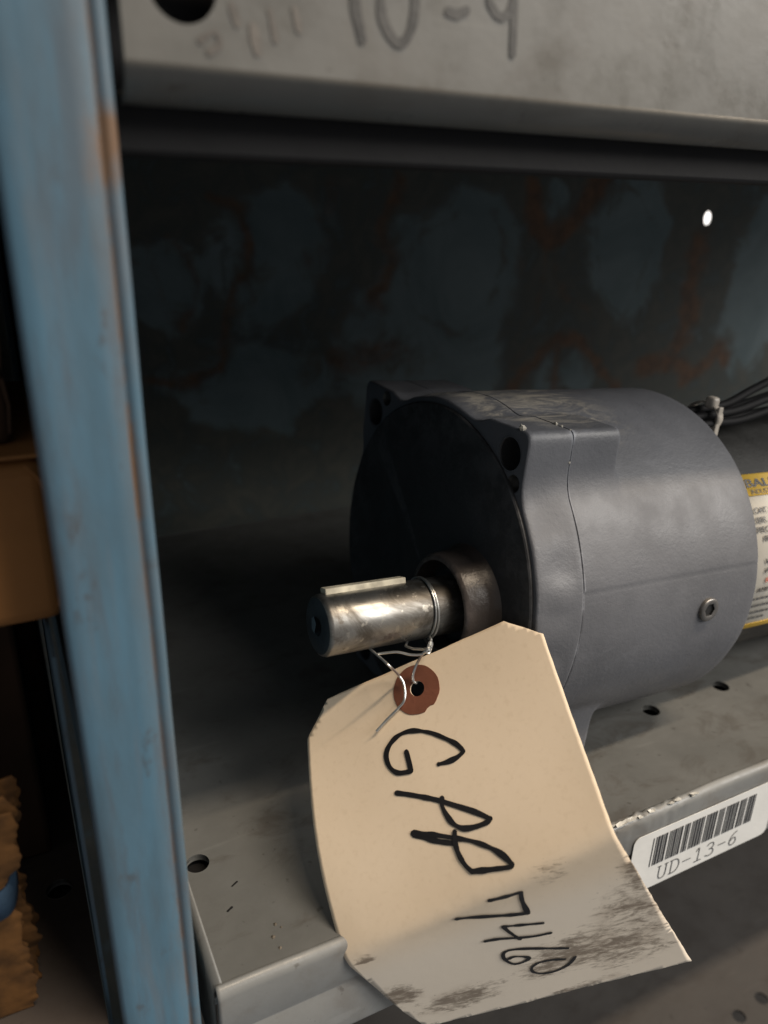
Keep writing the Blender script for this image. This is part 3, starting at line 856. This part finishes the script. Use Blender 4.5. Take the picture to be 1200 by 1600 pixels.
for tx, an, s0, h, mt in (('CAT. NO.', 148.4, 0.596, 0.0098, PRINT), ('SER.', 152.3, 0.597, 0.0098, PRINT), ('SPEC.', 156.2, 0.590, 0.0098, PRINT), ('FR', 160.0, 0.614, 0.0098, PRINT), ('VO', 169.4, 0.620, 0.0095, PRINT), ('A', 173.2, 0.622, 0.0095, PRINT), ('R', 177.6, 0.630, 0.0095, RED), ('AMB', 181.7, 0.612, 0.0085, PRINT)):
    text_on_motor(tx, an, s0 + 0.001, h * 1.15, 1.3, mt, 1)
for an, s0, ln in ((186.0, 0.606, 0.10), (189.6, 0.604, 0.12), (193.2, 0.600, 0.09), (196.6, 0.604, 0.07)):   # fine print too small to read
    parts = []; s = s0
    while s < s0 + ln:
        w_ = 0.006 + 0.012 * random.random()
        parts.append(([GP(a, an + b_, MR + 0.0058) for a, b_ in ((s, -0.6), (s + w_, -0.6), (s + w_, 0.6), (s, 0.6))], [(0, 1, 2, 3)]))
        s += w_ + 0.004
    mk('fine_print', *merge(parts), PRINT2, npl, smooth=False)
# motor leads along the top
for k, (du, dw, rr) in enumerate(((0.0, 0.0, 0.010), (0.022, 0.008, 0.010), (-0.012, 0.018, 0.009), (0.014, 0.026, 0.009), (-0.028, 0.002, 0.008))):
    pts = [G(0.50, -0.085 + du, 0.285 + dw * 0.6), G(0.58, -0.090 + du, 0.294 + dw * 0.8), G(0.66, -0.090 + du, 0.298 + dw), G(0.76, -0.085 + du * 1.3, 0.305 + dw * 1.5 + 0.004 * k), G(0.90, -0.09 + du * 1.6, 0.325 + dw * 1.9 + 0.01 * k), G(1.15, -0.06 + du * 1.8, 0.345 + dw * 2.4 + 0.01 * k)]
    mk('motor_lead', *tube([tuple(p) for p in catmull(pts, 6)], rr, 12), CABLE, gm)
# cable tie round the leads
tie = thing('cable_tie', 'small white nylon cable tie round black leads behind the gearbox', 'cable tie', G(0.61, -0.09, 0.29), rot=rotm)
vv = []
for s in (0.574, 0.590):
    for k in range(28):
        a = 2 * math.pi * k / 28
        vv.append(G(s, -0.090 + 0.040 * math.cos(a), 0.305 + 0.030 * math.sin(a)))
mk('strap', vv, grid_faces(2, 28, False, True), NYLON, tie, solid=0.0006)
vv, ff = boxv(0, 1, 0, 1, 0, 1)
hv = [G(0.571 + 0.022 * x, -0.114 + 0.024 * y, 0.322 + 0.025 * z) for x, y, z in vv]
bev(mk('head', hv, ff, NYLON, tie), 0.007)
hv = [G(0.575 + 0.013 * x, -0.128 + 0.006 * y, 0.268 + 0.062 * z) for x, y, z in vv]
bev(mk('tail', hv, ff, NYLON, tie), 0.002, 2)

# ---------------------------------------------------------------- manila tag
TL = Vector((0.3791, 1.0021, 0.1612)); T = Vector((0.7212, -0.4846, 0.4951)).normalized(); U2 = Vector((0.1434, 0.8036, 0.5776)); U2 = (U2 - T * U2.dot(T)).normalized()
N = T.cross(U2).normalized()
FN = Vector((0.13750245, 0.99050143)); F0 = Vector((0.0002, 0.33158))        # fold line in the card
FD = Vector((FN.y, -FN.x))
ANG = R(62)
axis = (T * FD.x - U2 * FD.y).normalized()
down = (T * FN.x - U2 * FN.y).normalized()
def card(a, b, h=0.0):
    d = (Vector((a, b)) - F0).dot(FN); e = (Vector((a, b)) - F0).dot(FD)
    P0 = TL + T * F0.x - U2 * F0.y + axis * e
    rb = 0.034                                # bend length
    # rotate progressively through the bend
    if d <= -rb / 2: x, y, ph = d, 0.0, 0.0
    else:
        ph = ANG * min(1, (d + rb / 2) / rb); rad_ = rb / ANG
        x = -rb / 2 + rad_ * math.sin(ph); y = rad_ * (1 - math.cos(ph))
        if d > rb / 2:
            x += (d - rb / 2) * math.cos(ANG); y += (d - rb / 2) * math.sin(ANG)
    # keep the fold's outer corner where the two planes meet
    off = rb / 2 - (rb / ANG) * math.tan(ANG / 2)
    nn = (N * math.cos(ph) + down * math.sin(ph))
    p = P0 + down * (x + (off if d > rb / 2 else off * max(0, min(1, (d + rb / 2) / rb)))) - N * y
    bul = 0.030 * math.sin(math.pi * max(0, min(1, b / 0.33))) * max(0, 1 - a / 0.45) ** 1.4 if b < 0.33 else 0
    bul += 0.004 * noise.noise(Vector((a * 5, b * 5, 2))) * (1 if d < 0 else 0.6)
    return tuple(p + nn * (h + bul))
tg = thing('paper_tag', 'manila paper tag hanging from the shaft with GPP 7460 handwritten on it', 'tag', card(0.21, -0.01), None)
ol = []
key = [(0.0, 0.0), (0.052, -0.0535), (0.3822, -0.0669), (0.4339, -0.0243), (0.4345, 0.2713), (0.4400, 0.385), (0.446, 0.511), (0.454, 0.636), (0.229, 0.600), (0.043, 0.568), (0.026, 0.560), (0.014, 0.50), (0.0, 0.335)]
for i, p in enumerate(key):
    q = key[(i + 1) % len(key)]; n = max(2, int(math.dist(p, q) / 0.008))
    for k in range(n):
        t = k / n
        a, b = p[0] + (q[0] - p[0]) * t, p[1] + (q[1] - p[1]) * t
        rag = 0.0012 if (b > 0.54 or (a > 0.42 and b > 0.3)) else 0.0006
        ol.append((a + rag * noise.noise(Vector((a * 70, b * 70, 1))), b + rag * 1.6 * noise.noise(Vector((a * 60, b * 60, 9)))))
HC = (0.2127, -0.0138)
hole = circ(HC[0], HC[1], 0.0125, 22)
ex = [(0.006 + 0.0088 * i + 0.0002 * (j % 3), -0.06 + 0.0086 * j) for i in range(51) for j in range(100)]
pv, pf = sheet(ol, [hole], ex)
def dirt_at(a, b):
    v = 0.0
    for ca, cb2, ra_, rb_, k in ((0.415, 0.46, 0.09, 0.12, 0.80), (0.33, 0.50, 0.16, 0.075, 0.95), (0.25, 0.52, 0.08, 0.04, 0.80), (0.03, 0.46, 0.045, 0.045, 1.2), (0.024, 0.342, 0.028, 0.010, 1.7), (0.11, 0.52, 0.11, 0.045, 0.9), (0.25, 0.605, 0.14, 0.022, 0.95), (0.33, 0.30, 0.045, 0.035, 0.55), (0.38, 0.55, 0.11, 0.07, 0.75), (0.435, 0.38, 0.03, 0.10, 0.9)):
        d = math.hypot((a - ca) / ra_, (b - cb2) / rb_)
        v = max(v, k * (1 - ss(0.2, 1.1, d)))
    return v
mk('card', [card(a, b) for a, b in pv], pf, TAG, tg, angle=60, solid=0.00035, off=-1,
   attrs={'dirt': [dirt_at(a, b) for a, b in pv], 'below_fold_light': [ss(0.30, 0.40, b) for a, b in pv], 'ca': [a for a, b in pv], 'cb': [b for a, b in pv]})
po = []
for k in range(40):
    a = 2 * math.pi * k / 40
    r_ = 0.0405 * (1 + 0.03 * noise.noise(Vector((math.cos(a) * 3, math.sin(a) * 3, 0))) - (0.08 if 1.0 < a < 1.35 else 0))
    po.append((HC[0] - 0.002 + r_ * math.cos(a), HC[1] + 0.001 + r_ * math.sin(a)))
ppv, ppf = sheet(po, [circ(HC[0], HC[1], 0.0126, 22)], [(HC[0] + 0.024 * math.cos(k * 0.4), HC[1] + 0.024 * math.sin(k * 0.4)) for k in range(15)])
pa = mk('eyelet_patch', [card(a, b, 0.0012) for a, b in ppv], ppf, PATCH, tg, smooth=False, solid=0.00015, off=-1)
pa['label'] = 'round reddish brown reinforcement ring around the hole'
STROKES = [
 [(0.2215, 0.1125), (0.2353, 0.1133), (0.2504, 0.1116), (0.2618, 0.107), (0.2625, 0.1037), (0.2548, 0.0915), (0.2392, 0.0774), (0.22, 0.0629), (0.1992, 0.0527), (0.1815, 0.0484), (0.1636, 0.0506), (0.1493, 0.059), (0.1412, 0.0702), (0.1402, 0.0837), (0.1448, 0.0965), (0.1544, 0.1054), (0.1671, 0.1085), (0.176, 0.1091)], [(0.176, 0.1091), (0.1758, 0.1013), (0.1754, 0.0901), (0.1745, 0.0784)],
 [(0.1454, 0.1333), (0.1678, 0.1428), (0.2024, 0.1595), (0.2296, 0.1758), (0.2559, 0.1923), (0.2749, 0.2069)], [(0.2749, 0.2069), (0.2686, 0.2105), (0.2499, 0.2115), (0.2323, 0.2087), (0.2197, 0.1985), (0.2131, 0.1835), (0.2106, 0.1703), (0.2134, 0.1607)],
 [(0.1561, 0.1957), (0.1704, 0.2045), (0.1897, 0.2151), (0.2107, 0.2235)],
 [(0.1563, 0.1947), (0.1833, 0.2039), (0.2115, 0.2157), (0.2387, 0.2278), (0.2615, 0.2423), (0.2775, 0.2574), (0.2864, 0.2714)], [(0.2864, 0.2714), (0.2824, 0.2739), (0.2556, 0.2703), (0.2271, 0.2658)], [(0.2271, 0.2658), (0.2198, 0.2547), (0.2153, 0.2392), (0.2151, 0.2246), (0.2188, 0.2101)],
 [(0.2365, 0.3093), (0.2556, 0.3128), (0.2809, 0.3161)], [(0.2809, 0.3161), (0.2757, 0.3368), (0.2731, 0.3678)], [(0.2731, 0.3678), (0.2491, 0.3575), (0.2111, 0.3387), (0.1799, 0.323)],
 [(0.2832, 0.403), (0.2576, 0.3912), (0.2305, 0.3789)], [(0.2305, 0.3789), (0.2341, 0.3975), (0.2415, 0.4209)],
 [(0.2855, 0.4319), (0.2628, 0.4259), (0.2384, 0.4148), (0.2144, 0.4027), (0.1952, 0.3971)],
 [(0.2952, 0.4861), (0.2695, 0.4681), (0.2402, 0.4489), (0.2186, 0.4391), (0.2065, 0.4425), (0.2036, 0.4578), (0.2106, 0.4752), (0.2236, 0.4798), (0.2357, 0.4755), (0.2318, 0.4673), (0.2187, 0.4583), (0.2094, 0.4589)],
 [(0.2821, 0.5113), (0.2654, 0.5013), (0.2452, 0.496), (0.2315, 0.5015), (0.2295, 0.5145), (0.2415, 0.5278), (0.2619, 0.5332), (0.2818, 0.5288), (0.298, 0.5151)]]
groups = [STROKES[0:2], STROKES[2:4], STROKES[4:8], STROKES[8:11], STROKES[11:14], STROKES[14:15], STROKES[15:16]]
wds = [0.0072, 0.0074, 0.0074, 0.0070, 0.0062, 0.0056, 0.0050]
for gi, (grp, wd_) in enumerate(zip(groups, wds)):
    mk('handwriting', *merge([ribbon(s_, wd_, card, 7, 0.0012 + 0.0003 * i, 0.55) for i, s_ in enumerate(grp)]), INK, tg, smooth=False)

# ---------------------------------------------------------------- tie wire
tw = thing('tie_wire', 'thin silver wire looped round the shaft and through the tag hole', 'wire', (0.55, 0.91, 0.34))
def shaft_ring(s, a0, a1, r_, n=26, drift=0.0):
    return [G(s + drift * k / n, SU + r_ * math.cos(R(a0 + (a1 - a0) * k / n)), SW + r_ * math.sin(R(a0 + (a1 - a0) * k / n))) for k in range(n + 1)]
wr = 0.0021
knot = (0.5510, 0.9060, 0.3490)
mk('wire_loop', *tube([tuple(p) for p in catmull(shaft_ring(-0.098, 235, -70, 0.0530) + [(0.5379, 0.9600, 0.3250), (0.5512, 0.9250, 0.3353), knot], 2)], wr, 8), WIRE, tw)
mk('wire_loop', *tube([tuple(p) for p in catmull([knot, (0.5607, 0.9173, 0.3543)] + shaft_ring(-0.106, 215, -60, 0.0532, 26, 0.012), 2)], wr, 8), WIRE, tw)
mk('wire_strand', *tube([tuple(p) for p in catmull([knot, (0.5420, 0.9065, 0.3430), (0.5416, 0.9250, 0.3130), (0.5339, 0.9240, 0.2935), (0.5326, 0.9195, 0.2835), (0.5373, 0.9190, 0.2787), (0.5445, 0.9300, 0.2753)], 8)], wr, 8), WIRE, tw)
mk('wire_strand', *tube([tuple(p) for p in catmull([(0.4846, 0.9558, 0.3262), (0.4958, 0.9462, 0.3311), (0.5104, 0.9345, 0.3352), (0.5259, 0.9202, 0.3345), (0.5402, 0.9086, 0.3386), knot], 8)], wr, 8), WIRE, tw)
mk('wire_tail', *tube([tuple(p) for p in catmull([(0.4787, 0.9889, 0.3259), (0.4823, 0.9512, 0.327), (0.4864, 0.9185, 0.326), (0.5100, 0.9320, 0.2950), (0.5163, 0.9247, 0.2828), (0.5139, 0.9129, 0.2714), (0.5082, 0.9059, 0.2604), (0.4986, 0.9067, 0.2494), (0.479, 0.908, 0.2324), (0.4602, 0.9062, 0.2175)], 8)], wr, 8), WIRE, tw)
tp = []
for k in range(40):
    a = k * 0.75; t = k / 39
    c = Vector(knot) + Vector((0.006, 0.006, 0.004)) * (t - 0.5) * 2
    tp.append(tuple(c + Vector((math.cos(a), 0.3 * math.sin(a), math.sin(a))) * 0.0032))
mk('wire_knot', *tube(tp, wr * 0.9, 6), WIRE, tw)
